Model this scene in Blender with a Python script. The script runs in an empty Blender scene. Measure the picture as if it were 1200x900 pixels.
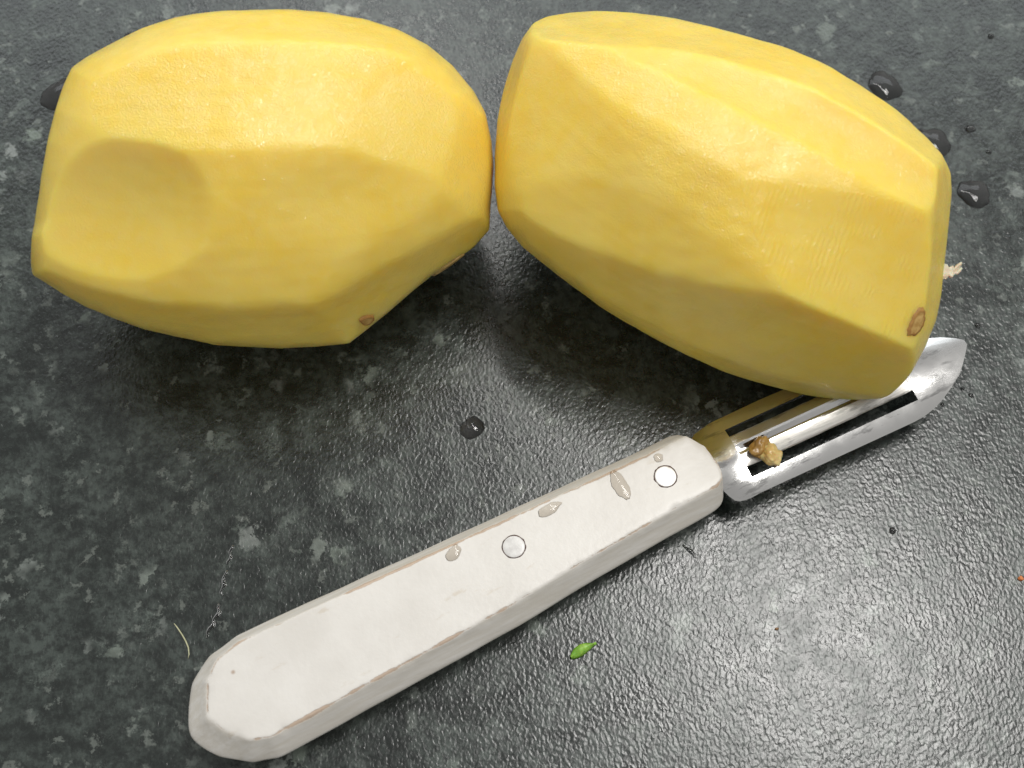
import bpy, bmesh, math, random
import numpy as np
from mathutils import Vector, Matrix, noise

CM = 0.01
sc = bpy.context.scene
COL = sc.collection
rnd = random.Random(7)

# ------------------------------------------------------------------ camera
cam_d = bpy.data.cameras.new('camera')
cam = bpy.data.objects.new('camera', cam_d)
COL.objects.link(cam)
PITCH = math.radians(67.0)
DIST = 0.255
cam.location = (0, -math.cos(PITCH) * DIST, math.sin(PITCH) * DIST)
cam.rotation_euler = (math.pi / 2 - PITCH, 0, 0)
cam_d.sensor_width = 36
cam_d.lens = 18 / math.tan(math.radians(22.0))
cam_d.clip_start = 0.005
cam_d.clip_end = 20
cam_d.dof.use_dof = True
cam_d.dof.focus_distance = 0.243
cam_d.dof.aperture_fstop = 22
sc.camera = cam

# ------------------------------------------------------------------ room light
world = bpy.data.worlds.new('World')
sc.world = world
world.use_nodes = True
bg = world.node_tree.nodes['Background']
bg.inputs['Color'].default_value = (1.0, 0.99, 0.965, 1)
bg.inputs['Strength'].default_value = 0.44


def area(name, p0, p1, width, power, colour, target):
    """a strip lamp whose long side runs from p0 to p1 (cm)"""
    p0 = Vector(p0) * CM; p1 = Vector(p1) * CM; tg = Vector(target) * CM
    mid = (p0 + p1) / 2
    x = (p1 - p0).normalized()
    z = (mid - tg); z = (z - x * z.dot(x)).normalized()
    y = z.cross(x)
    d = bpy.data.lights.new(name, 'AREA')
    d.shape = 'RECTANGLE'; d.size = (p1 - p0).length; d.size_y = width * CM
    d.energy = power; d.color = colour
    o = bpy.data.objects.new(name, d)
    o.matrix_world = Matrix.Translation(mid) @ Matrix((x, y, z)).transposed().to_4x4()
    COL.objects.link(o)
    return o

# the kitchen's tube lamp above the worktop, and the pale ceiling / window glow beyond it
area('tube_lamp', (-14, 50, 52), (24, -5, 52), 3.0, 1.15, (1.0, 0.985, 0.95), (0, 2, 0))
area('window_glow', (-80, 92, 75), (80, 92, 75), 50.0, 5.0, (0.90, 0.96, 1.0), (0, 0, 0))
area('added_sheen_lamp', (24, 34, 140), (58, 12, 140), 34.0, 7.0, (1.0, 0.98, 0.95), (6, -5, 0))  # added overhead lamp, put in to strengthen the sheen on the worktop

sc.view_settings.view_transform = 'Standard'
sc.view_settings.look = 'None'
sc.view_settings.exposure = 0.0
sc.view_settings.gamma = 1.0
sc.view_settings.use_curve_mapping = False
try:
    sc.cycles.use_denoising = True
    sc.cycles.max_bounces = 10
    sc.cycles.transmission_bounces = 8
    sc.cycles.caustics_reflective = False
    sc.cycles.caustics_refractive = False
except Exception:
    pass


# ------------------------------------------------------------------ helpers
class NT:
    def __init__(s, name):
        s.m = bpy.data.materials.new(name); s.m.use_nodes = True
        s.t = s.m.node_tree; s.n = s.t.nodes
        s.b = s.n['Principled BSDF']; s.out = s.n['Material Output']

    def node(s, kind, **kw):
        nd = s.n.new(kind)
        for k, v in kw.items():
            if k in nd.inputs.keys() if hasattr(nd.inputs, 'keys') else False:
                nd.inputs[k].default_value = v
            else:
                setattr(nd, k, v)
        return nd

    def link(s, a, b):
        s.t.links.new(a, b)

    def coord(s):
        return s.node('ShaderNodeTexCoord').outputs['Object']

    def noise(s, vec, scale, detail=2.0, rough=0.5, dist=0.0):
        nd = s.node('ShaderNodeTexNoise')
        nd.inputs['Scale'].default_value = scale; nd.inputs['Detail'].default_value = detail
        nd.inputs['Roughness'].default_value = rough; nd.inputs['Distortion'].default_value = dist
        if vec is not None: s.link(vec, nd.inputs['Vector'])
        return nd

    def vor(s, vec, scale, feature='F1', rand=1.0):
        nd = s.node('ShaderNodeTexVoronoi'); nd.feature = feature
        nd.inputs['Scale'].default_value = scale; nd.inputs['Randomness'].default_value = rand
        if vec is not None: s.link(vec, nd.inputs['Vector'])
        return nd

    def ramp(s, fac, lo, hi, a=0.0, b=1.0, smooth=True):
        nd = s.node('ShaderNodeMapRange')
        nd.interpolation_type = 'SMOOTHSTEP' if smooth else 'LINEAR'
        nd.inputs['From Min'].default_value = lo; nd.inputs['From Max'].default_value = hi
        nd.inputs['To Min'].default_value = a; nd.inputs['To Max'].default_value = b
        s.link(fac, nd.inputs['Value'])
        return nd.outputs['Result']

    def math(s, op, a, b=None):
        nd = s.node('ShaderNodeMath'); nd.operation = op
        for i, v in enumerate((a, b)):
            if v is None: continue
            if isinstance(v, (int, float)): nd.inputs[i].default_value = v
            else: s.link(v, nd.inputs[i])
        return nd.outputs[0]

    def mix(s, fac, a, b, blend='MIX'):
        nd = s.node('ShaderNodeMix'); nd.data_type = 'RGBA'; nd.blend_type = blend
        for sock, v in ((nd.inputs[0], fac), (nd.inputs[6], a), (nd.inputs[7], b)):
            if isinstance(v, (int, float)): sock.default_value = v
            elif isinstance(v, tuple): sock.default_value = (*v, 1) if len(v) == 3 else v
            else: s.link(v, sock)
        return nd.outputs[2]

    def bump(s, height, dist, strength=1.0, prev=None):
        nd = s.node('ShaderNodeBump')
        nd.inputs['Distance'].default_value = dist
        if isinstance(strength, (int, float)): nd.inputs['Strength'].default_value = strength
        else: s.link(strength, nd.inputs['Strength'])
        s.link(height, nd.inputs['Height'])
        if prev is not None: s.link(prev, nd.inputs['Normal'])
        return nd.outputs['Normal']

    def mapping(s, vec, scale=(1, 1, 1), rot=(0, 0, 0), loc=(0, 0, 0)):
        nd = s.node('ShaderNodeMapping')
        nd.inputs['Scale'].default_value = scale; nd.inputs['Rotation'].default_value = rot
        nd.inputs['Location'].default_value = loc
        s.link(vec, nd.inputs['Vector'])
        return nd.outputs[0]

    def attr(s, name):
        nd = s.node('ShaderNodeAttribute'); nd.attribute_name = name
        return nd.outputs['Fac']

    def set(s, **kw):
        for k, v in kw.items():
            k = k.replace('_', ' ')
            for cand in s.b.inputs.keys():
                if cand.lower() == k.lower():
                    if isinstance(v, (int, float)): s.b.inputs[cand].default_value = v
                    elif isinstance(v, tuple): s.b.inputs[cand].default_value = (*v, 1) if (len(v) == 3 and s.b.inputs[cand].type == 'RGBA') else v
                    else: s.link(v, s.b.inputs[cand])


def link_mesh(name, verts, faces, mat, parent=None, smooth=True, sharp=None):
    me = bpy.data.meshes.new(name)
    me.from_pydata([tuple(v) for v in verts], [], faces)
    me.validate(); me.update()
    if smooth: me.shade_smooth()
    if sharp is not None: me.set_sharp_from_angle(angle=math.radians(sharp))
    for m in (mat if isinstance(mat, list) else [mat]): me.materials.append(m)
    o = bpy.data.objects.new(name, me)
    COL.objects.link(o)
    if parent is not None: o.parent = parent
    return o


def empty(name, loc, rz=0.0):
    o = bpy.data.objects.new(name, None)
    o.empty_display_size = 0.01
    o.location = loc; o.rotation_euler = (0, 0, rz)
    COL.objects.link(o)
    return o


def tag(o, label=None, cat=None, group=None, kind=None):
    if label: o['label'] = label
    if cat: o['category'] = cat
    if group: o['group'] = group
    if kind: o['kind'] = kind
    return o


# ------------------------------------------------------------------ materials
def mat_counter():
    t = NT('speckled_laminate'); c = t.coord()
    warp = t.noise(c, 300, 5, 0.7)
    wv = t.node('ShaderNodeVectorMath'); wv.operation = 'SCALE'; wv.inputs['Scale'].default_value = 0.0085
    sub = t.node('ShaderNodeVectorMath'); sub.operation = 'SUBTRACT'; sub.inputs[1].default_value = (.5, .5, .5)
    t.link(warp.outputs['Color'], sub.inputs[0]); t.link(sub.outputs[0], wv.inputs[0])
    add = t.node('ShaderNodeVectorMath'); t.link(c, add.inputs[0]); t.link(wv.outputs[0], add.inputs[1])
    cw = add.outputs[0]
    # soft dark / mid mottling
    n1 = t.noise(c, 120, 9, 0.74, 0.3)
    n2 = t.noise(c, 560, 6, 0.7)
    base = t.mix(t.ramp(n1.outputs['Fac'], .36, .66), (0.012, 0.015, 0.0135), (0.060, 0.068, 0.061))
    base = t.mix(t.ramp(n2.outputs['Fac'], .40, .56, .75, 0), base, (0.010, 0.012, 0.011))
    base = t.mix(t.ramp(n2.outputs['Fac'], .54, .72, 0, .5), base, (0.075, 0.082, 0.075))
    # pale mineral flakes, gathered in clusters
    v1 = t.vor(cw, 220); sep = t.node('ShaderNodeSeparateColor'); t.link(v1.outputs['Color'], sep.inputs[0])
    clus = t.noise(c, 78, 3, 0.6)
    pick = t.math('MULTIPLY', t.ramp(sep.outputs[0], .60, .85), t.ramp(clus.outputs['Fac'], .50, .64))
    body = t.ramp(v1.outputs['Distance'], .34, .58, 1, 0)
    fl = t.math('MULTIPLY', pick, body)
    fcol = t.mix(sep.outputs[1], (0.19, 0.205, 0.175), (0.25, 0.245, 0.235))
    base = t.mix(t.math('MULTIPLY', fl, .8), base, fcol)
    n3 = t.noise(cw, 200, 7, 0.72)
    haze_ = t.math('MULTIPLY', t.ramp(n3.outputs['Fac'], .555, .65), t.ramp(clus.outputs['Fac'], .36, .58))
    base = t.mix(t.math('MULTIPLY', haze_, .55), base, (0.15, 0.162, 0.145))
    v2 = t.vor(cw, 420); sep2 = t.node('ShaderNodeSeparateColor'); t.link(v2.outputs['Color'], sep2.inputs[0])
    small = t.math('MULTIPLY', t.ramp(sep2.outputs[2], .86, .93), t.ramp(v2.outputs['Distance'], .2, .5, 1, 0))
    base = t.mix(t.math('MULTIPLY', small, .45), base, (0.22, 0.22, 0.20))
    # embossed pebble relief of the laminate
    cs = t.mapping(c, (1.0, 0.74, 1.0), (0, 0, math.radians(-24)))
    r1 = t.noise(cs, 1550, 0.6, 0.45, 0.5)
    r2 = t.noise(cs, 3000, 1.0, 0.5)
    h = t.math('ADD', t.math('MULTIPLY', r1.outputs['Fac'], 2.2), t.math('MULTIPLY', r2.outputs['Fac'], .25))
    big = t.noise(c, 120, 2)
    h = t.math('ADD', h, t.math('MULTIPLY', big.outputs['Fac'], .5))
    nrm = t.bump(h, 0.000040, 1.0)
    base = t.mix(1.0, base, (0.91, 1.01, 1.0), 'MULTIPLY')
    t.set(Base_Color=base, Roughness=t.ramp(n1.outputs['Fac'], .3, .7, .22, .32), IOR=1.58, Normal=nrm)
    return t.m


def mat_potato(name, chat_dir):
    t = NT(name); c = t.coord()
    n1 = t.noise(c, 55, 4, 0.6); n2 = t.noise(c, 420, 3, 0.6)
    col = t.mix(t.ramp(n1.outputs['Fac'], .3, .7), (0.83, 0.595, 0.080), (0.85, 0.655, 0.145))
    col = t.mix(t.ramp(n2.outputs['Fac'], .35, .75, 0, .35), col, (0.84, 0.67, 0.19))
    facet = t.attr('facet')
    col = t.mix(t.math('MULTIPLY', facet, .25), col, (0.82, 0.585, 0.065))
    # moist granular cut starch
    g1 = t.noise(c, 1250, 1, 0.5, 1.6); g2 = t.noise(c, 3000, 1, 0.5)
    h = t.math('ADD', g1.outputs['Fac'], t.math('MULTIPLY', g2.outputs['Fac'], .25))
    gr = t.attr('grain')
    nrm = t.bump(h, 0.00006, gr)
    # the wet film that follows the grain and throws the small glints
    wet = t.bump(h, 0.00034, t.ramp(gr, 0, 1, .55, 1.0))
    wetness = t.math('MULTIPLY', t.ramp(gr, .2, 1, .35, 1.0), t.ramp(t.noise(c, 210, 4, .65).outputs['Fac'], .35, .60, .3, 1.0))
    t.set(Coat_Weight=wetness, Coat_Roughness=0.07, Coat_IOR=1.55)
    # peeler chatter lines on the facets that carry them
    w = t.node('ShaderNodeTexWave'); w.bands_direction = 'X'
    w.inputs['Scale'].default_value = 330; w.inputs['Distortion'].default_value = 3.0
    w.inputs['Detail'].default_value = 2; w.inputs['Detail Scale'].default_value = 1.5
    t.link(t.mapping(c, (1, 1, 1), (0, 0, chat_dir)), w.inputs['Vector'])
    gate = t.math('MULTIPLY', t.attr('chatter'), t.ramp(t.noise(c, 150, 3).outputs['Fac'], .45, .62))
    nrm = t.bump(t.math('MULTIPLY', w.outputs['Fac'], gate), 0.00006, 1.0, nrm)
    wet = t.bump(t.math('MULTIPLY', w.outputs['Fac'], gate), 0.00012, 1.0, wet)
    t.set(Coat_Normal=wet)
    t.set(Base_Color=col, Roughness=t.ramp(n2.outputs['Fac'], .3, .7, .34, .48), IOR=1.40, Normal=nrm,
          Subsurface_Weight=0.85, Subsurface_Scale=0.008)
    t.b.inputs['Subsurface Radius'].default_value = (1.0, 0.62, 0.16)
    return t.m


def mat_simple(name, c1, c2, scale, rough=.5, bump=.0001, bscale=900, **kw):
    t = NT(name); c = t.coord()
    col = t.mix(t.ramp(t.noise(c, scale, 4, .6).outputs['Fac'], .32, .68), c1, c2)
    t.set(Base_Color=col, Roughness=rough, Normal=t.bump(t.noise(c, bscale, 3, .6).outputs['Fac'], bump), **kw)
    return t.m


def mat_handle():
    t = NT('white_painted_wood'); c = t.coord()
    n1 = t.noise(c, 70, 4, .6)
    top = t.mix(t.ramp(n1.outputs['Fac'], .3, .7), (0.66, 0.632, 0.59), (0.73, 0.705, 0.665))
    # grain showing through on the bevelled sides, whose paler tone paints in front light
    gr = t.noise(t.mapping(c, (60, 900, 500)), 1.0, 4, .65)
    side = t.mix(t.ramp(gr.outputs['Fac'], .38, .66), (0.72, 0.68, 0.61), (0.80, 0.77, 0.72))
    sidem = t.attr('side')
    col = t.mix(sidem, top, side)
    # bare wood along worn edges
    e = t.attr('edge')
    chip = t.noise(t.mapping(c, (1, 1, 1)), 230, 5, .7)
    lng = t.noise(c, 60, 2, .5)
    thr = t.math('ADD', t.math('MULTIPLY', e, .42), t.math('ADD', t.math('MULTIPLY', chip.outputs['Fac'], .65), t.math('MULTIPLY', lng.outputs['Fac'], .75)))
    worn = t.ramp(thr, 1.035, 1.13)
    wood = t.mix(t.noise(c, 500, 3).outputs['Fac'], (0.36, 0.19, 0.085), (0.55, 0.36, 0.21))
    col = t.mix(t.math('MULTIPLY', worn, .62), col, wood)
    # small stains and nicks
    v = t.vor(c, 210); sp = t.node('ShaderNodeSeparateColor'); t.link(v.outputs['Color'], sp.inputs[0])
    nick = t.math('MULTIPLY', t.ramp(sp.outputs[0], .93, .95), t.ramp(v.outputs['Distance'], .03, .13, 1, 0))
    col = t.mix(t.math('MULTIPLY', nick, .8), col, (0.30, 0.17, 0.09))
    st = t.noise(t.mapping(c, (1, 3, 1), (0, 0, .9)), 110, 4, .7)
    col = t.mix(t.ramp(st.outputs['Fac'], .62, .74, 0, .40), col, (0.52, 0.43, 0.31))
    h = t.math('ADD', t.noise(c, 700, 3, .6).outputs['Fac'], t.math('MULTIPLY', gr.outputs['Fac'], t.math('MULTIPLY', sidem, 1.5)))
    h = t.math('SUBTRACT', h, t.math('MULTIPLY', worn, 1.6))
    t.set(Base_Color=col, Roughness=t.math('ADD', t.math('MULTIPLY', sidem, .2), .36), Normal=t.bump(h, 0.00005))
    return t.m


def mat_steel(name, rough, ax=(1, 1, 1), amount=.00002, col=(0.70, 0.695, 0.685)):
    t = NT(name); c = t.coord()
    g = t.noise(t.mapping(c, ax), 1.0, 4, .7)
    sm = t.noise(c, 120, 3, .6)
    sk = t.noise(t.mapping(c, (90, 420, 90)), 1.0, 5, .7)
    cc = t.mix(t.ramp(sm.outputs['Fac'], .3, .7), col, tuple(x * .86 for x in col))
    cc = t.mix(t.ramp(sk.outputs['Fac'], .54, .64, 0, .75), cc, tuple(x * .45 for x in col))
    t.set(Base_Color=cc, Metallic=1.0,
          Roughness=t.ramp(sm.outputs['Fac'], .3, .7, rough * .75, rough * 1.3), Normal=t.bump(g.outputs['Fac'], amount))
    return t.m


def mat_water():
    t = NT('water')
    t.set(Base_Color=(1, 1, 1), Roughness=0.03, IOR=1.40, Transmission_Weight=1.0)
    return t.m


def mat_film():
    t = NT('thin_water_film')
    tr = t.node('ShaderNodeBsdfTransparent'); tr.inputs['Color'].default_value = (0.93, 0.90, 0.855, 1)
    gl = t.node('ShaderNodeBsdfGlossy'); gl.inputs['Roughness'].default_value = .03
    fr = t.node('ShaderNodeFresnel'); fr.inputs['IOR'].default_value = 1.333
    mx = t.node('ShaderNodeMixShader')
    t.link(fr.outputs[0], mx.inputs[0]); t.link(tr.outputs[0], mx.inputs[1]); t.link(gl.outputs[0], mx.inputs[2])
    t.link(mx.outputs[0], t.out.inputs['Surface'])
    return t.m


M_FILM = mat_film()
M_COUNTER = mat_counter()
M_POT_A = mat_potato('peeled_potato_flesh_plain', 0.0)
M_POT_B = mat_potato('peeled_potato_flesh_chattered', math.radians(20))
M_EYE = mat_simple('potato_eye_brown', (0.36, 0.20, 0.045), (0.55, 0.36, 0.12), 900, .45)
M_EYE_RIM = mat_simple('potato_eye_rim', (0.30, 0.14, 0.03), (0.40, 0.21, 0.05), 900, .5)
M_SKIN = mat_simple('potato_skin_remnant', (0.34, 0.22, 0.07), (0.62, 0.45, 0.16), 500, .5)
M_SHRED = mat_simple('pale_peel_shred', (0.62, 0.47, 0.33), (0.80, 0.72, 0.58), 500, .35, Subsurface_Weight=.4, Subsurface_Scale=.002)
M_HANDLE = mat_handle()
M_STEEL = mat_steel('pressed_steel', .15, (400, 500, 400), .00001)
M_GROUND = mat_steel('ground_steel', .36, (120, 3500, 120), .00004, (0.66, 0.64, 0.60))
M_RIVET = mat_steel('rivet_aluminium', .5, (500, 500, 500), .00001, (0.82, 0.80, 0.77))
M_RIVET_PAINT = mat_simple('rivet_painted_over', (0.60, 0.585, 0.57), (0.74, 0.73, 0.71), 700, .3, .00006, 700)
M_GRIME = mat_simple('grime', (0.035, 0.014, 0.009), (0.09, 0.035, 0.02), 900, .7)
M_WATER = mat_water()
M_WET = mat_simple('wet_laminate', (0.008, 0.0095, 0.0085), (0.030, 0.033, 0.030), 120, .5, .00001)
M_LEAF = mat_simple('green_herb', (0.16, 0.36, 0.03), (0.36, 0.62, 0.09), 700, .4, Subsurface_Weight=.3, Subsurface_Scale=.001)
M_CRUMB_SKIN = mat_simple('peel_flake_brown', (0.27, 0.14, 0.03), (0.50, 0.30, 0.08), 400, .25, .0002, 400)
M_CRUMB_FLESH = mat_simple('peel_lump_tan', (0.58, 0.38, 0.11), (0.85, 0.66, 0.30), 350, .25, .0002, 350, Subsurface_Weight=.4, Subsurface_Scale=.002)
M_FIBRE = mat_simple('pale_fibre', (0.42, 0.42, 0.25), (0.55, 0.55, 0.36), 500, .5)
M_ORANGE = mat_simple('orange_speck', (0.55, 0.16, 0.05), (0.65, 0.25, 0.08), 900, .5)
M_BROWN = mat_simple('brown_speck', (0.20, 0.10, 0.04), (0.28, 0.15, 0.06), 900, .5)

# ------------------------------------------------------------------ countertop
def box_mesh(x0, x1, y0, y1, z0, z1):
    v = [(x, y, z) for z in (z0, z1) for y in (y0, y1) for x in (x0, x1)]
    f = [(0, 2, 3, 1), (4, 5, 7, 6), (0, 1, 5, 4), (2, 6, 7, 3), (0, 4, 6, 2), (1, 3, 7, 5)]
    return v, f

v, f = box_mesh(-.5, .5, -.32, .42, -.03, 0.0)
tag(link_mesh('countertop', v, f, M_COUNTER, smooth=False), 'dark grey speckled laminate worktop with a pebbled sheen', 'countertop', kind='structure')


# ------------------------------------------------------------------ potatoes
def unit(a):
    a = np.asarray(a, float); return a / np.linalg.norm(a)


class Potato:
    """A hand-peeled tuber: a rounded body whose outline (cm) lies in the plane spanned by the axes X, Y,
    trimmed by shallow knife strokes. Each stroke is a gently curved sheet that slices off what is outside it."""

    def __init__(s, outline, centre, X, Y, Z, front, back, power, strokes, seed):
        s.uv = np.array(outline); s.c = np.array(centre); s.F = np.array([X, Y, Z]); s.Df = front; s.Db = back; s.p = power
        uv = s.uv
        N = 1440; g = np.linspace(-np.pi, np.pi, N, endpoint=False); R = np.zeros(N)
        for i in range(len(uv)):
            a = uv[i]; b = uv[(i + 1) % len(uv)]
            den = np.cos(g) * (b[1] - a[1]) - np.sin(g) * (b[0] - a[0])
            den = np.where(abs(den) < 1e-9, 1e-9, den)
            t_ = (a[0] * (b[1] - a[1]) - a[1] * (b[0] - a[0])) / den
            if abs(b[0] - a[0]) > abs(b[1] - a[1]): q = (t_ * np.cos(g) - a[0]) / (b[0] - a[0])
            else: q = (t_ * np.sin(g) - a[1]) / (b[1] - a[1])
            ok = (t_ > 0) & (q >= -1e-6) & (q <= 1 + 1e-6)
            R = np.where(ok, np.maximum(R, t_), R)
        k = np.hanning(9); k /= k.sum()
        R = np.convolve(np.concatenate([R[-8:], R, R[:8]]), k, 'same')[8:-8]
        s.g = np.append(g, np.pi); s.R = np.append(R, R[0])
        s.cuts = []
        for st in strokes: s.add(*st)
        # flat where it stands on the worktop
        n = s.F @ np.array([0, 0, -1.0])
        s.cuts.append((n, n * s.c[2], np.array([1., 0, 0]), np.array([0, 1., 0]), 0., 0.))

    def base(s, d):
        phi = np.arctan2(d[:, 1], d[:, 0]); R = np.interp(phi, s.g, s.R)
        D = np.where(d[:, 2] > 0, s.Df, s.Db)
        return ((np.hypot(d[:, 0], d[:, 1]) / R) ** s.p + (abs(d[:, 2]) / D) ** s.p) ** (-1 / s.p)

    def cut_r(s, d, cut):
        n, c0, a, b, k1, k2 = cut
        A = k1 * (d @ a) ** 2 + k2 * (d @ b) ** 2
        B = d @ n - 2 * k1 * (d @ a) * (c0 @ a) - 2 * k2 * (d @ b) * (c0 @ b)
        Cc = -(n @ c0) + k1 * (c0 @ a) ** 2 + k2 * (c0 @ b) ** 2
        A = np.where(abs(A) < 1e-7, 1e-7, A)
        disc = B * B - 4 * A * Cc
        sq = np.sqrt(np.maximum(disc, 0))
        r1 = (-B + sq) / (2 * A); r2 = (-B - sq) / (2 * A)
        r1 = np.where(r1 > 1e-4, r1, 99.); r2 = np.where(r2 > 1e-4, r2, 99.)
        return np.where(disc < 0, 99., np.minimum(r1, r2))

    def all_r(s, d):
        return np.array([s.base(d)] + [s.cut_r(d, c) for c in s.cuts])

    def radius(s, d, soft=0.021):
        r = s.all_r(d); m = r.min(0)
        return m - soft * np.log(np.exp(-(r - m) / soft).sum(0)) , r.argmin(0)

    def front(s, u, v, use_cuts=True, side=1):
        u = np.atleast_1d(np.asarray(u, float)); v = np.atleast_1d(np.asarray(v, float))
        lo = np.zeros_like(u); hi = np.full_like(u, 6.0)
        for _ in range(36):
            w = (lo + hi) / 2; q = np.c_[u, v, w * side]; L = np.linalg.norm(q, axis=1); d = q / L[:, None]
            r = s.radius(d)[0] if use_cuts else s.base(d)
            ins = L < r; lo = np.where(ins, w, lo); hi = np.where(ins, hi, w)
        q = np.c_[u, v, lo * side]
        return q[0] if len(q) == 1 else q

    def normal(s, q):
        def F(x):
            L = np.linalg.norm(x); return L - s.base((x / L)[None])[0]
        e = 0.02; return unit([F(q + e * np.eye(3)[i]) - F(q - e * np.eye(3)[i]) for i in range(3)])

    def add(s, u, v, depth, ang, k1, k2, tilt=(0, 0, 0), side=1):
        q = s.front(u, v, False, side); n = unit(s.normal(q) + np.array(tilt))
        a = np.array([math.cos(ang), math.sin(ang), 0.]); a = unit(a - n * (a @ n)); b = np.cross(n, a)
        s.cuts.append((n, q - n * depth, a, b, k1, k2))

    def world(s, q):
        return s.c + np.asarray(q) @ s.F


def potato_thing(P, label, mat, chatter_ids, seed, grain):
    base = np.array([P.c[0], P.c[1], 0.0])
    root = empty('peeled_potato', tuple(base * CM))
    tag(root, label, 'potato')
    bm = bmesh.new(); bmesh.ops.create_icosphere(bm, subdivisions=8, radius=1.0)
    d = np.array([v.co[:] for v in bm.verts]); d /= np.linalg.norm(d, axis=1)[:, None]
    r, idx = P.radius(d)
    # small unevenness of hand peeling
    rg0 = np.random.RandomState(seed + 50); jit = np.zeros(len(d))
    for fr, am, n_ in ((3.0, .007, 10), (7.0, .0032, 14), (22.0, .0008, 18)):
        for _ in range(n_):
            jit += am * np.sin(d @ (rg0.randn(3) * fr) + rg0.rand() * 6.28)
    r = r + jit
    # drag lines the peeler leaves along each stroke
    for i, (n_, c0, a_, b_, k1, k2) in enumerate(P.cuts[:-1]):
        m = idx == i + 1
        if not m.any(): continue
        q = d[m] * r[m][:, None]; x = q @ b_; y = q @ a_; e = np.zeros(m.sum())
        for fr, am in ((6, .0006), (11, .0004), (19, .0004), (31, .0004)):
            for _ in range(2): e += am * np.sin(x * fr * rg0.uniform(.8, 1.2) + y * rg0.uniform(-.9, .9) + rg0.rand() * 6.28 + .8 * np.sin(y * 1.3 + rg0.rand() * 6))
        r[m] += e
    W = P.world(d * r[:, None]) - base
    W[:, 2] = np.maximum(W[:, 2], 0.0)
    me = bpy.data.meshes.new('flesh'); bm.to_mesh(me); bm.free()
    me.vertices.foreach_set('co', (W * CM).astype(np.float32).ravel()); me.update()
    me.shade_smooth(); me.materials.append(mat)
    rg = np.random.RandomState(seed); vals = rg.rand(len(P.cuts) + 1)
    at_ = me.attributes.new('facet', 'FLOAT', 'POINT'); at_.data.foreach_set('value', vals[idx].astype(np.float32))
    gv = np.array([grain.get(i, .40) for i in range(len(P.cuts) + 1)], np.float32)
    at_ = me.attributes.new('grain', 'FLOAT', 'POINT'); at_.data.foreach_set('value', gv[idx])
    ch = np.isin(idx, chatter_ids).astype(np.float32)
    at_ = me.attributes.new('chatter', 'FLOAT', 'POINT'); at_.data.foreach_set('value', ch)
    o = bpy.data.objects.new('flesh', me); COL.objects.link(o); o.parent = root
    return root, base


def patch(P, base, root, name, u, v, ru, rv, ang, lift, mat, rim=None, seed=0, dome=0.0):
    """a thin conforming plate on the potato's surface (an eye, a scrap of skin left on)"""
    rg = random.Random(seed); NS, NR = 28, 7
    wob = [1 + .16 * math.sin(3 * k * 2 * math.pi / NS + rg.random()) * rg.random() + rg.uniform(-.07, .07) for k in range(NS)]
    vs, fs, ms = [], [], []
    P_ = [(0, 0, lift + dome)]
    for i in range(1, NR + 1):
        t_ = i / NR
        for k in range(NS):
            a = 2 * math.pi * k / NS
            h = lift + dome * (1 - t_ * t_) if i < NR else -0.03
            if i == NR - 1 and rim: h += .012
            P_.append((ru * t_ * wob[k] * math.cos(a), rv * t_ * wob[k] * math.sin(a), h))
    P_ = np.array(P_)
    q = P.front(u + P_[:, 0] * math.cos(ang) - P_[:, 1] * math.sin(ang), v + P_[:, 0] * math.sin(ang) + P_[:, 1] * math.cos(ang))
    q = q * (1 + P_[:, 2] / np.linalg.norm(q, axis=1))[:, None]
    vs = (P.world(q) - base) * CM
    for k in range(NS): fs.append((0, 1 + k, 1 + (k + 1) % NS)); ms.append(0)
    for i in range(NR - 1):
        for k in range(NS):
            a0 = 1 + i * NS + k; a1 = 1 + i * NS + (k + 1) % NS
            fs.append((a0, a0 + NS, a1 + NS, a1)); ms.append(1 if (rim and i >= NR - 3) else 0)
    o = link_mesh(name, vs, fs, [mat, rim] if rim else mat, root)
    for p_, m_ in zip(o.data.polygons, ms): p_.material_index = m_
    return o

OUT_A = [(-3.39, 1.9), (-3.1, 2.12), (-2.65, 2.39), (-2.13, 2.66), (-1.54, 2.87), (-0.86, 3.01), (-0.18, 3.09), (0.51, 3.13), (1.2, 3.12), (1.83, 3.04), (2.46, 2.87), (3.03, 2.62), (3.52, 2.27), (3.94, 1.83), (4.2, 1.41), (4.34, 0.89), (4.39, 0.41), (4.37, 0.0), (4.33, -0.4), (4.32, -0.81), (4.02, -1.15), (3.61, -1.45), (3.2, -1.74), (2.79, -2.11), (2.39, -2.49), (2.01, -2.79), (1.66, -3.06), (1.01, -3.11), (0.37, -3.13), (-0.27, -3.1), (-0.9, -3.06), (-1.52, -2.93), (-2.13, -2.79), (-2.74, -2.58), (-3.19, -2.39), (-3.56, -2.16), (-3.89, -1.93), (-4.09, -1.81), (-4.14, -1.47), (-4.18, -1.13), (-4.1, -0.89), (-4.08, -0.55), (-4.02, 0.06), (-3.93, 0.59), (-3.77, 1.19), (-3.57, 1.61)]
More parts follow.
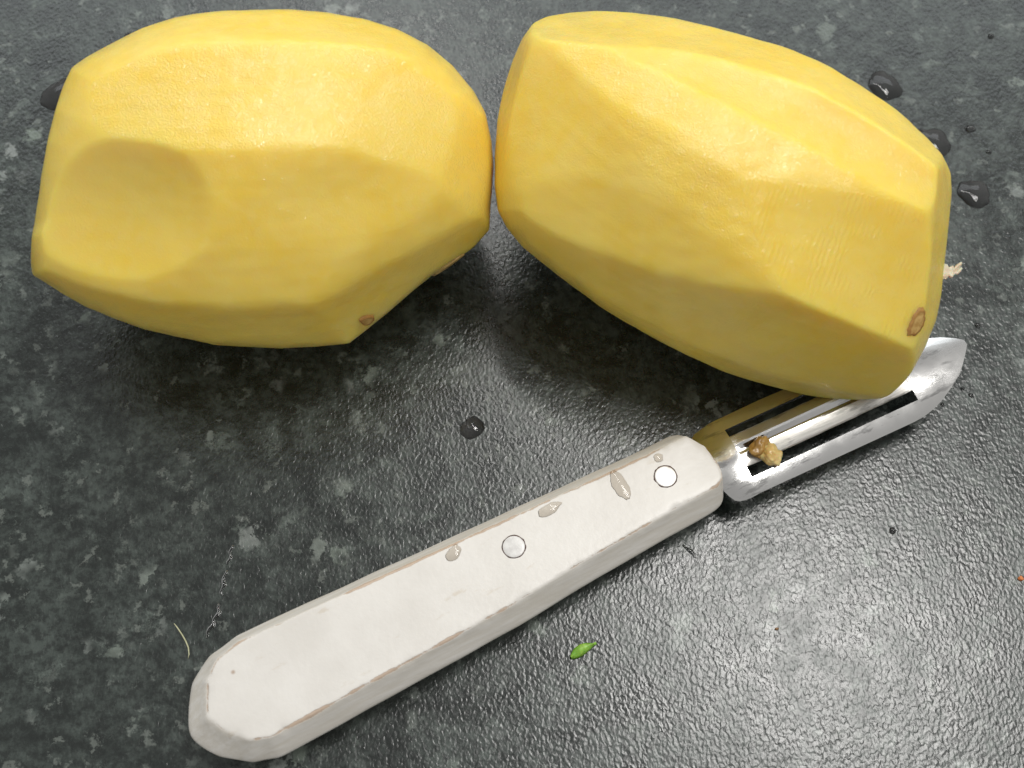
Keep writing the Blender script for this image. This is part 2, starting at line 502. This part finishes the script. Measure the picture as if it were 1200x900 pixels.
OUT_B = [(-3.49, 3.59), (-3.25, 3.73), (-2.85, 3.8), (-2.37, 3.81), (-1.67, 3.75), (-0.89, 3.6), (-0.2, 3.42), (0.49, 3.19), (1.25, 2.88), (1.92, 2.55), (2.45, 2.18), (3.05, 1.78), (3.57, 1.32), (3.88, 0.98), (4.06, 0.62), (4.08, 0.29), (4.03, -0.24), (3.99, -0.85), (3.94, -1.47), (3.84, -2.01), (3.65, -2.48), (3.4, -2.98), (3.06, -3.43), (2.91, -3.55), (2.45, -3.62), (1.99, -3.59), (1.53, -3.51), (0.82, -3.29), (0.03, -2.99), (-0.76, -2.6), (-1.56, -2.16), (-2.37, -1.67), (-3.17, -1.09), (-3.82, -0.56), (-4.11, -0.2), (-4.28, 0.17), (-4.32, 0.66), (-4.31, 1.22), (-4.26, 1.85), (-4.12, 2.4), (-3.91, 2.94), (-3.71, 3.32)]

D2R = math.radians
# strokes: u, v, depth, direction, curvature along, curvature across, tilt, side
SA = [
    (-0.10, 1.45, .16, 0.0, .055, .00, (0, .05, 0), 1),         # broad upper facet
    (1.60, -.45, .15, 0.03, .060, .01, (.02, .03, 0), 1),       # middle facet
    (1.0, -1.75, .08, 0.02, .055, .00, (0, -.06, 0), 1),        # lower middle
    (-0.4, -2.55, .05, 0.0, .060, .00, (0, -.10, 0), 1),        # lower edge
    (-3.85, .80, .17, 1.57, .030, .00, (-.25, .05, 0), 1),      # end trim
    (-2.20, -.76, .52, 0.05, -.05, -.15, (-.05, -.06, 0), 1),   # hollow scooped near the end
    (3.55, .50, .10, 1.5, .060, .00, (.12, 0, 0), 1),           # other end
    (2.70, -1.75, .10, 0.1, .03, .00, (-.15, .12, 0), 1),
    (-1.0, 2.6, .05, 0.1, .06, .00, (0, .1, 0), 1),
    (2.2, 1.2, .16, -.35, .06, .00, (.03, .02, 0), 1),          # a stroke slanting towards the far end
    (-.3, -1.30, .14, .12, .06, -.01, (-.03, .0, 0), 1),
    (0.4, 1.6, .15, 0.0, .055, 0, (0, 0, 0), -1), (-.5, -.6, .15, 0.1, .055, 0, (0, 0, 0), -1), (2.4, .2, .12, 1.3, .05, 0, (0, 0, 0), -1),
]
PA = Potato(OUT_A, (-4.718, 2.908, 2.957), (0.9811, 0.0756, -0.1782), (0.0301, 0.8498, 0.5263), (0.1912, -0.5217, 0.8314), 2.7, 2.7, 2.3, SA, 1)
DG = D2R(-28)
SB = [
    (-1.40, 2.10, .15, DG, .055, .00, (0, .05, 0), 1),          # 1 upper facet
    (-2.00, .40, .15, DG - .18, .060, .00, (-.02, .02, 0), 1),  # 2 left body facet
    (1.70, .08, .28, DG - .05, .045, -.045, (.06, -.05, 0), 1),  # 3 chattered facet
    (2.45, 1.80, .12, DG, .055, .00, (.05, .08, 0), 1),         # 4 upper right
    (.95, 2.00, .34, DG, .035, -.42, (0, -.08, 0), 1),          # 5 narrow groove
    (.20, -1.45, .12, DG, .040, .00, (.02, .08, 0), 1),           # 6 lower facet
    (-2.70, -.45, .10, DG - .1, .055, .00, (-.03, -.06, 0), 1), # 7 lower left
    (-1.30, -1.95, .05, DG - .05, .045, .00, (0, -.15, 0), 1),  # 8 underside strip
    (3.70, -1.5, .08, 1.25, .040, .00, (.24, .0, 0), 1),      # 9 end trim
    (-3.95, 2.0, .10, 1.35, .040, .00, (-.25, .05, 0), 1),      # 10 other end
    (.6, 2.9, .05, DG, .05, .00, (0, .15, 0), 1),
    (1.00, 1.30, .15, DG + .1, .050, .02, (.02, .03, 0), 1),    # 12 between groove and chatter
    (-3.0, 1.55, .12, DG + .5, .07, .01, (-.06, .05, 0), 1),    # 13 small turn near the end
    (-1.55, 1.25, .115, DG - .08, .055, .01, (0, .02, 0), 1),   # softens the long ridge
    (0.4, 1.2, .15, DG, .055, 0, (0, 0, 0), -1), (-.5, -.8, .15, DG, .055, 0, (0, 0, 0), -1), (2.2, .2, .12, 1.3, .05, 0, (0, 0, 0), -1),
]
PB = Potato(OUT_B, (3.979, 2.299, 2.796), (0.9863, -0.0644, 0.1516), (-0.0217, 0.8617, 0.5069), (-0.1633, -0.5032, 0.8486), 2.75, 2.75, 2.3, SB, 2)

rootA, baseA = potato_thing(PA, 'peeled yellow potato with a shallow oval hollow, standing clear of the peeler', M_POT_A, [], 3, {0: .45, 1: 1.0, 7: .8, 10: 1.0, 2: .45})
rootB, baseB = potato_thing(PB, 'peeled yellow potato leaning over the peeler blade, grooved and ridged on top', M_POT_B, [3], 5, {0: .5, 1: .8, 3: .5, 4: .55, 5: .6, 12: 1.0, 13: .7, 2: .5, 14: .8})
patch(PA, baseA, rootA, 'eye', 1.93, -2.52, .15, .085, .25, .012, M_EYE, M_EYE_RIM, 4, .01)
patch(PA, baseA, rootA, 'skin_remnant', 3.50, -1.48, .40, .055, .68, .03, M_SKIN, None, 9, .02)
patch(PB, baseB, rootB, 'eye', 3.35, -1.98, .27, .115, 1.15, .010, M_EYE, M_EYE_RIM, 6, .012)


def tube(path, radii, nseg=8):
    vs, fs = [], []
    n = len(path); path = [Vector(p) for p in path]
    for i, p in enumerate(path):
        t_ = (path[min(i + 1, n - 1)] - path[max(i - 1, 0)]).normalized()
        u = t_.cross(Vector((0, 0, 1)));
        if u.length < 1e-4: u = Vector((1, 0, 0))
        u.normalize(); w = u.cross(t_)
        for k in range(nseg):
            a = 2 * math.pi * k / nseg
            vs.append(p + (u * math.cos(a) + w * math.sin(a)) * radii[i])
    for i in range(n - 1):
        for k in range(nseg):
            a0 = i * nseg + k; a1 = i * nseg + (k + 1) % nseg
            fs.append((a0, a1, a1 + nseg, a0 + nseg))
    fs.append(tuple(range(nseg))[::-1]); fs.append(tuple(range((n - 1) * nseg, n * nseg)))
    return vs, fs


# shred of peel sticking out at the end of the potato
def shred():
    p0 = P0 = PB.world(np.array([3.90, -1.05, 0.15])) - baseB
    rg = random.Random(5); vs, fs = [], []
    NL, NW = 14, 5
    for i in range(NL):
        t_ = i / (NL - 1)
        cx = p0[0] - .08 + .52 * t_; cy = p0[1] - .02 - .12 * math.sin(t_ * 2.6) + .16 * t_ * t_; cz = p0[2] - .05 + .05 * math.sin(t_ * 5)
        wd = (.16 * (1 - t_) + .045) * (1 + rg.uniform(-.25, .25)) if t_ < .62 else (.03 if t_ < .72 else .055 * math.sin((t_ - .66) / .36 * math.pi) + .012)
        for k in range(NW):
            q = (k / (NW - 1) - .5) * 2
            vs.append(((cx + q * wd * .25) * CM, (cy + q * wd) * CM, (cz + .05 * math.cos(q * 2 + t_ * 4)) * CM))
    for i in range(NL - 1):
        for k in range(NW - 1):
            a = i * NW + k; fs.append((a, a + NW, a + NW + 1, a + 1))
    o = link_mesh('peel_shred', vs, fs, M_SHRED, rootB)
    md = o.modifiers.new('thickness', 'SOLIDIFY'); md.thickness = .0004
shred()

# ------------------------------------------------------------------ peeler
AX = D2R(25.317)
PEEL = empty('vegetable_peeler', (-5.134 * CM, -6.448 * CM, 0), AX)
tag(PEEL, 'vegetable peeler with a white painted wooden handle and slotted steel blade', 'peeler')


def resample(poly, n, rounding):
    """closed polyline -> n points evenly spaced, corners slightly rounded"""
    p = np.array(poly, float); q = np.vstack([p, p[:1]])
    L = np.concatenate([[0], np.cumsum(np.linalg.norm(np.diff(q, axis=0), axis=1))])
    s_ = np.linspace(0, L[-1], n, endpoint=False)
    r = np.c_[np.interp(s_, L, q[:, 0]), np.interp(s_, L, q[:, 1])]
    k = np.hanning(rounding + 2)[1:-1]; k /= k.sum(); h = rounding
    for c in range(2):
        e = np.concatenate([r[-h:, c], r[:, c], r[:h, c]]); r[:, c] = np.convolve(e, k, 'same')[h:-h]
    return r

HTOP = [(-.20, -.24), (.00, -.58), (.33, -.90), (.66, -1.0), (1.46, -.955), (2.54, -.88), (3.65, -.81), (5.34, -.70), (7.1, -.51), (8.77, -.375), (9.72, -.315),
        (9.88, -.22), (9.93, .00), (9.88, .47), (9.65, .80), (8.66, .765), (7.78, .765), (6.04, .76), (4.34, .755), (2.68, .755), (1.6, .75), (.72, .745), (.28, .62), (.02, .36)]


def handle():
    n = 520
    top = resample(HTOP, n, 3)
    tan = np.roll(top, -1, 0) - np.roll(top, 1, 0); tan /= np.linalg.norm(tan, axis=1)[:, None]
    nor = np.c_[tan[:, 1], -tan[:, 0]]     # outward for a counter-clockwise outline
    k = np.hanning(15)[1:-1]; k /= k.sum()
    for c in range(2):
        nor[:, c] = np.convolve(np.concatenate([nor[-14:, c], nor[:, c], nor[:14, c]]), k, 'same')[14:-14]
    nor /= np.linalg.norm(nor, axis=1)[:, None]
    far = np.clip((top[:, 0] - 9.3) / .5, 0, 1) * np.clip(nor[:, 0], 0, 1)       # blade end: almost upright
    # (outward offset, height, edge mask, side mask)
    prof = [(-.16, 1.300, 0, 0), (-.06, 1.300, .15, 0), (-.025, 1.297, .8, 0), (.0, 1.287, 1, .4), (.020, 1.262, .8, 1), (.055, 1.19, .15, 1), (.11, 1.08, 0, 1), (.17, .97, 0, 1),
            (.23, .86, 0, 1), (.265, .79, .1, 1), (.280, .75, .35, 1), (.278, .69, .1, 1), (.255, .60, 0, 1), (.225, .49, .2, 1), (.18, .32, 0, 1), (.10, .14, 0, 1), (.05, .02, 0, 1), (.02, 0, 0, 1)]
    vs, fs, E, S = [], [], [], []
    for j, (o, z, e, sd) in enumerate(prof):
        for i in range(n):
            x, y = top[i]
            chip = noise.noise(Vector((x * 2.3, y * 2.3, 3.1))) * .5 + noise.noise(Vector((x * 7, y * 7, 9.1))) * .5
            near = np.clip((.5 - x) / .6, 0, 1) * np.clip(-nor[i, 0], 0, 1)
            oo = o * (1 - .80 * far[i] + .62 * near) if o > 0 else o
            dz = 0; do = 0
            if 2 <= j <= 4:
                do = -.018 * abs(chip) * 1.6; dz = -.012 * max(0, chip) * 2
            elif 4 < j < 14: do = .010 * noise.noise(Vector((x * 1.3, y * 1.3, z * 3)))
            vs.append(((x + nor[i, 0] * (oo + do)) * CM, (y + nor[i, 1] * (oo + do)) * CM, (z + dz) * CM))
            E.append(e); S.append(sd)
    m = len(prof)
    for j in range(m - 1):
        for i in range(n):
            i2 = (i + 1) % n
            fs.append((j * n + i, (j + 1) * n + i, (j + 1) * n + i2, j * n + i2))
    fs.append(tuple(range(n))); fs.append(tuple(reversed(range((m - 1) * n, m * n))))
    o = link_mesh('handle', vs, fs, M_HANDLE, PEEL, sharp=40)
    a = o.data.attributes.new('edge', 'FLOAT', 'POINT'); a.data.foreach_set('value', np.array(E, np.float32))
    a = o.data.attributes.new('side', 'FLOAT', 'POINT'); a.data.foreach_set('value', np.array(S, np.float32))
    return o

HAN = handle()


def rivet(x, y, seed, mat):
    rg = random.Random(seed); ns = 36; vs, fs, ms = [], [], []
    rings = [(0.0, .012), (.07, .012), (.14, .011), (.185, .008), (.196, .005), (.200, .002), (.216, .003), (.228, -.01)]
    vs.append((x * CM, y * CM, (1.30 + .012) * CM))
    for q, (r, h) in enumerate(rings[1:]):
        for k in range(ns):
            a = 2 * math.pi * k / ns
            rr = r + (.012 * noise.noise(Vector((math.cos(a) * 2.4, math.sin(a) * 2.4, seed))) + rg.uniform(-.004, .006) if q >= 5 else 0)
            vs.append(((x + rr * math.cos(a)) * CM, (y + rr * math.sin(a)) * CM, (1.30 + h) * CM))
    for k in range(ns): fs.append((0, 1 + k, 1 + (k + 1) % ns)); ms.append(0)
    for i in range(len(rings) - 2):
        for k in range(ns):
            a0 = 1 + i * ns + k; a1 = 1 + i * ns + (k + 1) % ns
            fs.append((a0, a0 + ns, a1 + ns, a1)); ms.append(1 if i >= 4 else 0)
    o = link_mesh('rivet', vs, fs, [mat, M_GRIME], HAN)
    for p_, m_ in zip(o.data.polygons, ms): p_.material_index = m_

rivet(8.93, .25, 1, M_RIVET); rivet(5.83, .24, 2, M_RIVET_PAINT)


# pressed steel blade: a shallow trough with two long slots and a ground cutting strip between them
def blade():
    YC = .16
    def edge_lo(x):
        X = [9.88, 9.93, 10.0, 10.12, 10.3, 10.6, 13.9, 14.14, 14.4, 14.6, 14.9, 15.2, 15.47, 15.66]
        Y = [-.34, -.45, -.58, -.655, -.68, -.67, -.69, -.675, -.62, -.55, -.40, -.23, .03, .23]
        return np.interp(x, X, Y)
    def edge_hi(x):
        X = [9.88, 9.95, 10.3, 11.5, 13.0, 14.3, 15.0, 15.3, 15.5, 15.62, 15.66]
        Y = [.84, .90, .965, .98, .93, .82, .70, .58, .46, .38, .33]
        return np.interp(x, X, Y)
    S1, S2 = 10.50, 14.17
    xs = sorted(set([9.35, 9.6, 9.8, 9.88, 9.95, 10.02, 10.1, 10.2, 10.3, 10.4, 10.46, S1, 10.56, 14.08, S2, 14.24] + list(np.linspace(10.7, 13.9, 33)) + list(np.linspace(14.3, 15.66, 22))))
    # rows between lower edge and upper edge; the slots sit between rows given in fixed y
    inner = [-.36, -.35, -.135, -.125, .0, .1, .2, .3, .42, .535, .545, .70, .71]
    def zof(x, y):
        q = (y - YC) / .83
        arch = .13 * (1 - abs(q) ** 2)
        z = .80 + arch
        if x < 10.5:                       # swells into a rounded neck that enters the handle
            t_ = (10.5 - x) / .7; t_ = max(0, min(1.0, t_)); t_ = t_ * t_ * (3 - 2 * t_)
            z += t_ * (.08 * math.exp(-(q * 1.6) ** 2))
            z += -.10 * t_ * abs(q) ** 2
        if x > 14.2:
            t_ = (x - 14.2) / 1.45
            z += .03 * t_ - .05 * t_ * t_
        return z
    vs, fs = [], []
    nlo, nhi = 5, 5
    rows = nlo + len(inner) + nhi
    for x in xs:
        if x < 9.88: lo, hi = -.32, .70
        else: lo, hi = edge_lo(x), edge_hi(x)
        # squeeze inner rows where the outline closes in on them
        ys = []
        ilo = max(lo + .03, inner[0]); ihi = min(hi - .03, inner[-1])
        if ihi < ilo: ilo = ihi = (lo + hi) / 2
        sc_ = (ihi - ilo) / (inner[-1] - inner[0])
        inn = [ilo + (y - inner[0]) * sc_ for y in inner]
        ys = list(np.linspace(lo, inn[0], nlo + 1)[:-1]) + inn + list(np.linspace(inn[-1], hi, nhi + 1)[1:])
        for y in ys: vs.append((x * CM, y * CM, zof(x, y) * CM))
    for i in range(len(xs) - 1):
        xm = (xs[i] + xs[i + 1]) / 2
        for j in range(rows - 1):
            if S1 < xm < S2:
                jj = j - nlo
                # open between the front rail and the rear rail (the cutting strip is a part of its own)
                if 1 <= jj < len(inner) - 2: continue
            a = i * rows + j
            fs.append((a, a + rows, a + rows + 1, a + 1))
    o = link_mesh('blade', vs, fs, M_STEEL, PEEL)
    md = o.modifiers.new('thickness', 'SOLIDIFY'); md.thickness = .0009; md.offset = -1
    es = o.modifiers.new('crisp', 'EDGE_SPLIT'); es.split_angle = D2R(35)
    # cutting strip: two ground bevels meeting at a ridge with a groove beside it
    yy = [-.130, -.11, .02, .12, .165, .20, .24, .285, .33, .38, .52, .54]
    hh = [.845, .868, .925, .945, .905, .895, .925, .972, .985, .965, .895, .868]
    vs, fs, ms = [], [], []
    X2 = [S1 - .10, S1, S1 + .15] + list(np.linspace(S1 + .3, S2 - .3, 40)) + [S2 - .15, S2, S2 + .1]
    for x in X2:
        t_ = min(1, max(0, min((x - S1 + .02) / .32, (S2 + .02 - x) / .25)))
        for y, h in zip(yy, hh):
            nick = .008 * noise.noise(Vector((x * 5, y * 2, 1.0))) if y in (yy[0], yy[-1]) else 0
            z0 = zof(x, y) - .012
            vs.append((x * CM, (y + nick) * CM, (z0 + (h - z0) * t_) * CM))
    R_ = len(yy)
    for i in range(len(X2) - 1):
        for j in range(R_ - 1):
            a = i * R_ + j; fs.append((a, a + R_, a + R_ + 1, a + 1)); ms.append(1 if j in (1, 2, 0, 9, 10, 8) else 0)
    s_ = link_mesh('cutting_strip', vs, fs, [M_STEEL, M_GROUND], o, sharp=18)
    for p_, m_ in zip(s_.data.polygons, ms): p_.material_index = m_
    md = s_.modifiers.new('thickness', 'SOLIDIFY'); md.thickness = .0007; md.offset = -1
    es = s_.modifiers.new('crisp', 'EDGE_SPLIT'); es.split_angle = D2R(18)
    return o

BLADE = blade()


# ------------------------------------------------------------------ scraps on the peeler
def lump(name, loc, size, seed, mat, parent=None, rot=0.0, rough=.35, sub=4):
    bm = bmesh.new(); bmesh.ops.create_icosphere(bm, subdivisions=sub, radius=1)
    ca, sa = math.cos(rot), math.sin(rot)
    for v_ in bm.verts:
        k = 1 + rough * noise.noise(v_.co * 1.3 + Vector((seed, 0, 0))) + rough * .5 * noise.noise(v_.co * 3.1 + Vector((0, seed, 0)))
        x, y, z = v_.co.x * size[0] * k, v_.co.y * size[1] * k, v_.co.z * size[2] * k
        v_.co = ((x * ca - y * sa) * CM + loc[0], (x * sa + y * ca) * CM + loc[1], z * CM + loc[2])
    me = bpy.data.meshes.new(name); bm.to_mesh(me); bm.free(); me.shade_smooth(); me.materials.append(mat)
    o = bpy.data.objects.new(name, me); COL.objects.link(o)
    if parent: o.parent = parent
    return o


def ploc(x, y, z):
    """a point of the peeler (cm) in the room"""
    ca, sa = math.cos(AX), math.sin(AX)
    return Vector(((-5.134 + x * ca - y * sa) * CM, (-6.448 + x * sa + y * ca) * CM, z * CM))

SC = empty('potato_peel_scrap', ploc(10.98, -.02, .90))
tag(SC, 'small moist brown scrap of potato peel caught in the blade slot', 'peel')
lump('skin_flake', (-.0012, .0008, .0012), (.24, .15, .10), 3.3, M_CRUMB_SKIN, SC, .9, .38)
lump('flesh_lump', (.0007, -.0010, .0011), (.18, .21, .13), 8.1, M_CRUMB_FLESH, SC, .5, .35)


# ------------------------------------------------------------------ herb fleck, fibre, specks
def leaf():
    NL, NW = 16, 7; vs, fs = [], []
    for i in range(NL):
        t_ = i / (NL - 1)
        wd = .10 * math.sin(min(1, t_ * 1.02 + .03) * math.pi) ** .7 * (1.15 - .5 * t_) + .006
        for k in range(NW):
            q = (k / (NW - 1) - .5) * 2
            vs.append(((-.27 + .54 * t_) * CM, (q * wd + .03 * math.sin(t_ * 3)) * CM,
                       (.035 + .05 * (1 - q * q) + .04 * math.sin(t_ * 2.8) + .02 * q + .012 * noise.noise(Vector((t_ * 6, q * 2, 0)))) * CM))
    for i in range(NL - 1):
        for k in range(NW - 1):
            a = i * NW + k; fs.append((a, a + NW, a + NW + 1, a + 1))
    o = link_mesh('herb_leaf', vs, fs, M_LEAF)
    md = o.modifiers.new('thickness', 'SOLIDIFY'); md.thickness = .0003
    o.location = (1.32 * CM, -5.36 * CM, 0); o.rotation_euler = (0, 0, D2R(28))
    tag(o, 'tiny bright green herb leaf lying alone on the dark worktop', 'leaf')
leaf()

pts = [(-6.29, -4.85), (-6.22, -4.93), (-6.12, -5.06), (-6.04, -5.18), (-5.98, -5.30), (-5.955, -5.42), (-5.965, -5.5)]
vs, fs = tube([(x * CM, y * CM, .00016) for x, y in pts], [.00008, .00013, .00014, .00015, .00014, .00012, .00006], 6)
tag(link_mesh('fibre', vs, fs, M_FIBRE), 'fine pale curved fibre lying on the worktop beside the handle end', 'fibre')
o = lump('orange_crumb', (9.60 * CM, -4.0 * CM, .0003), (.05, .045, .04), 2.0, M_ORANGE, None, 0, .4, 3)
tag(o, 'minute orange crumb on the bare worktop', 'crumb')
o = lump('brown_crumb', (4.92 * CM, -4.95 * CM, .0002), (.035, .025, .025), 5.0, M_BROWN, None, 0, .4, 3)
tag(o, 'minute brown crumb on the sheen of the worktop', 'crumb')


# ------------------------------------------------------------------ water
def drop(name, x, y, z, rx, ry, h, seed, label, group=None, rot=0.0, wob=.12, mat=None):
    ns, nr = 40, 9; vs, fs = [], []
    def R(a): return 1 + wob * noise.noise(Vector((math.cos(a) * 1.4, math.sin(a) * 1.4, seed * 3.7))) * 1.8 + wob * .5 * noise.noise(Vector((math.cos(a) * 4, math.sin(a) * 4, seed * 1.3)))
    ca, sa = math.cos(rot), math.sin(rot)
    vs.append((0, 0, h * CM))
    for i in range(1, nr + 1):
        t_ = i / nr
        for k in range(ns):
            a = 2 * math.pi * k / ns; rr = R(a) * t_
            px, py = rx * rr * math.cos(a), ry * rr * math.sin(a)
            hz = h * (1 - t_ ** 2.1)
            vs.append(((px * ca - py * sa) * CM, (px * sa + py * ca) * CM, hz * CM if i < nr else 0))
    n0 = len(vs)
    for k in range(ns):
        vs.append((vs[1 + (nr - 1) * ns + k][0], vs[1 + (nr - 1) * ns + k][1], -.006 * CM))
    for k in range(ns): fs.append((0, 1 + k, 1 + (k + 1) % ns))
    for i in range(nr):
        for k in range(ns):
            a0 = 1 + i * ns + k; a1 = 1 + i * ns + (k + 1) % ns
            fs.append((a0, a0 + ns, a1 + ns, a1))
    # the wetted ground inside the drop: water levels the laminate's relief
    n1 = len(vs)
    if mat is None:
        for k in range(ns): q = vs[1 + (nr - 1) * ns + k]; vs.append((q[0] * .985, q[1] * .985, .004 * CM))
        fs.append(tuple(range(n1, n1 + ns)))
    if mat is None: fs.append(tuple(reversed(range(n0, n0 + ns))))
    o = link_mesh(name, vs, fs, [mat] if mat else [M_WATER, M_WET])
    if mat is None: o.data.polygons[len(fs) - 2].material_index = 1; o.data.polygons[len(fs) - 1].material_index = 1
    o.location = (x * CM, y * CM, z * CM)
    return tag(o, label, 'water drop', group)

drop('water_drop', -.80, -.95, 0, .25, .235, .070, 1, 'dark round water drop alone on the worktop between potatoes and handle', rot=.3)
drop('water_drop', -10.02, 7.05, 0, .52, .42, .13, 2, 'water drop half hidden behind the potato with the oval hollow', rot=.9)
drop('water_drop', 8.33, 7.25, 0, .40, .36, .10, 3, 'water drop beyond the grooved potato, farthest from the peeler blade', rot=-.9)
drop('water_drop', 9.22, 5.75, 0, .40, .32, .10, 4, 'water drop half hidden by the grooved potato, between two other drops', rot=-.9)
drop('water_drop', 9.92, 4.45, 0, .38, .32, .10, 5, 'water drop beyond the grooved potato, nearest its end with the peel shred', rot=-.8)
TIP = 'tiny water droplet on the worktop just off the tip of the blade'
for i, (x, y, r, lab) in enumerate([
        (10.08, 6.1, .12, 'tiny water droplet just outside the row of three larger drops, biggest of the tiny ones'),
        (7.30, -3.06, .075, 'tiny round water droplet alone on the sheen beside the blade'),
        (-8.75, 8.60, .10, 'tiny water droplet against the far side of the potato with the oval hollow'),
        (10.4, 5.5, .07, 'very tiny water droplet between the larger drops and the open worktop'),
        (10.9, 8.6, .08, 'tiny water droplet on the empty worktop farthest from the peeler'),
        (9.55, 1.3, .07, 'tiny water droplet on the worktop beside the peel shred'),
        (9.2, -.25, .06, TIP), (9.05, -.1, .05, TIP), (8.6, -.45, .05, TIP)]):
    drop('water_droplet', x, y, 0, r, r * .85, r * .5, 10 + i, lab, 'tiny water droplets on the worktop', rot=i)


def on_handle(x, y, rx, ry, rot, seed, label):
    p = ploc(x, y, 1.30)
    drop('water_drop', p.x / CM, p.y / CM, 1.301, rx, ry, .022, seed, label, rot=rot + AX, wob=.16, mat=M_FILM)

on_handle(4.80, .60, .17, .12, .5, 31, 'flat water drop on the handle, nearest its rounded end')
on_handle(6.73, .60, .24, .10, .1, 32, 'flat long water drop on the handle edge between the two rivets')
on_handle(8.10, .46, .14, .30, .05, 33, 'largest flat water drop on the handle, beside the upper rivet')
on_handle(8.98, .63, .09, .08, .2, 34, 'small brownish water drop on the handle edge near the blade')


def trickle(name, pts, r, label, seed):
    rg = random.Random(seed); path = []
    for (x0, y0), (x1, y1) in zip(pts[:-1], pts[1:]):
        n = max(2, int(math.hypot(x1 - x0, y1 - y0) / .035))
        for k in range(n):
            t_ = k / n; path.append(((x0 + (x1 - x0) * t_ + .022 * math.sin((y0 + (y1 - y0) * t_) * 26 + seed) + rg.uniform(-.004, .004)) * CM, (y0 + (y1 - y0) * t_) * CM, .0001))
    path.append((pts[-1][0] * CM, pts[-1][1] * CM, .0001))
    n = len(path)
    vs, fs = tube(path, [r * CM * (.35 + .65 * math.sin(math.pi * (i + .5) / n) ** .5) * (.85 + .25 * math.sin(i * .9 + seed)) for i in range(n)], 8)
    tag(link_mesh(name, vs, fs, M_WATER), label, 'water')

trickle('water_trickle', [(-5.34, -3.35), (-5.36, -3.55), (-5.40, -3.72)], .035, 'thin broken water trickle above the handle end, shortest piece', 1)
trickle('water_trickle', [(-5.42, -3.85), (-5.44, -4.05), (-5.46, -4.30)], .045, 'thin broken water trickle above the handle end, middle piece', 2)
trickle('water_trickle', [(-5.48, -4.48), (-5.50, -4.70), (-5.62, -4.95), (-5.66, -5.12)], .045, 'thin broken water trickle, the piece touching near the handle end', 3)
trickle('water_trickle', [(3.28, -3.33), (3.36, -3.44), (3.46, -3.53), (3.50, -3.60)], .04, 'short wavy dark water trickle beside the handle below the upper rivet', 4)
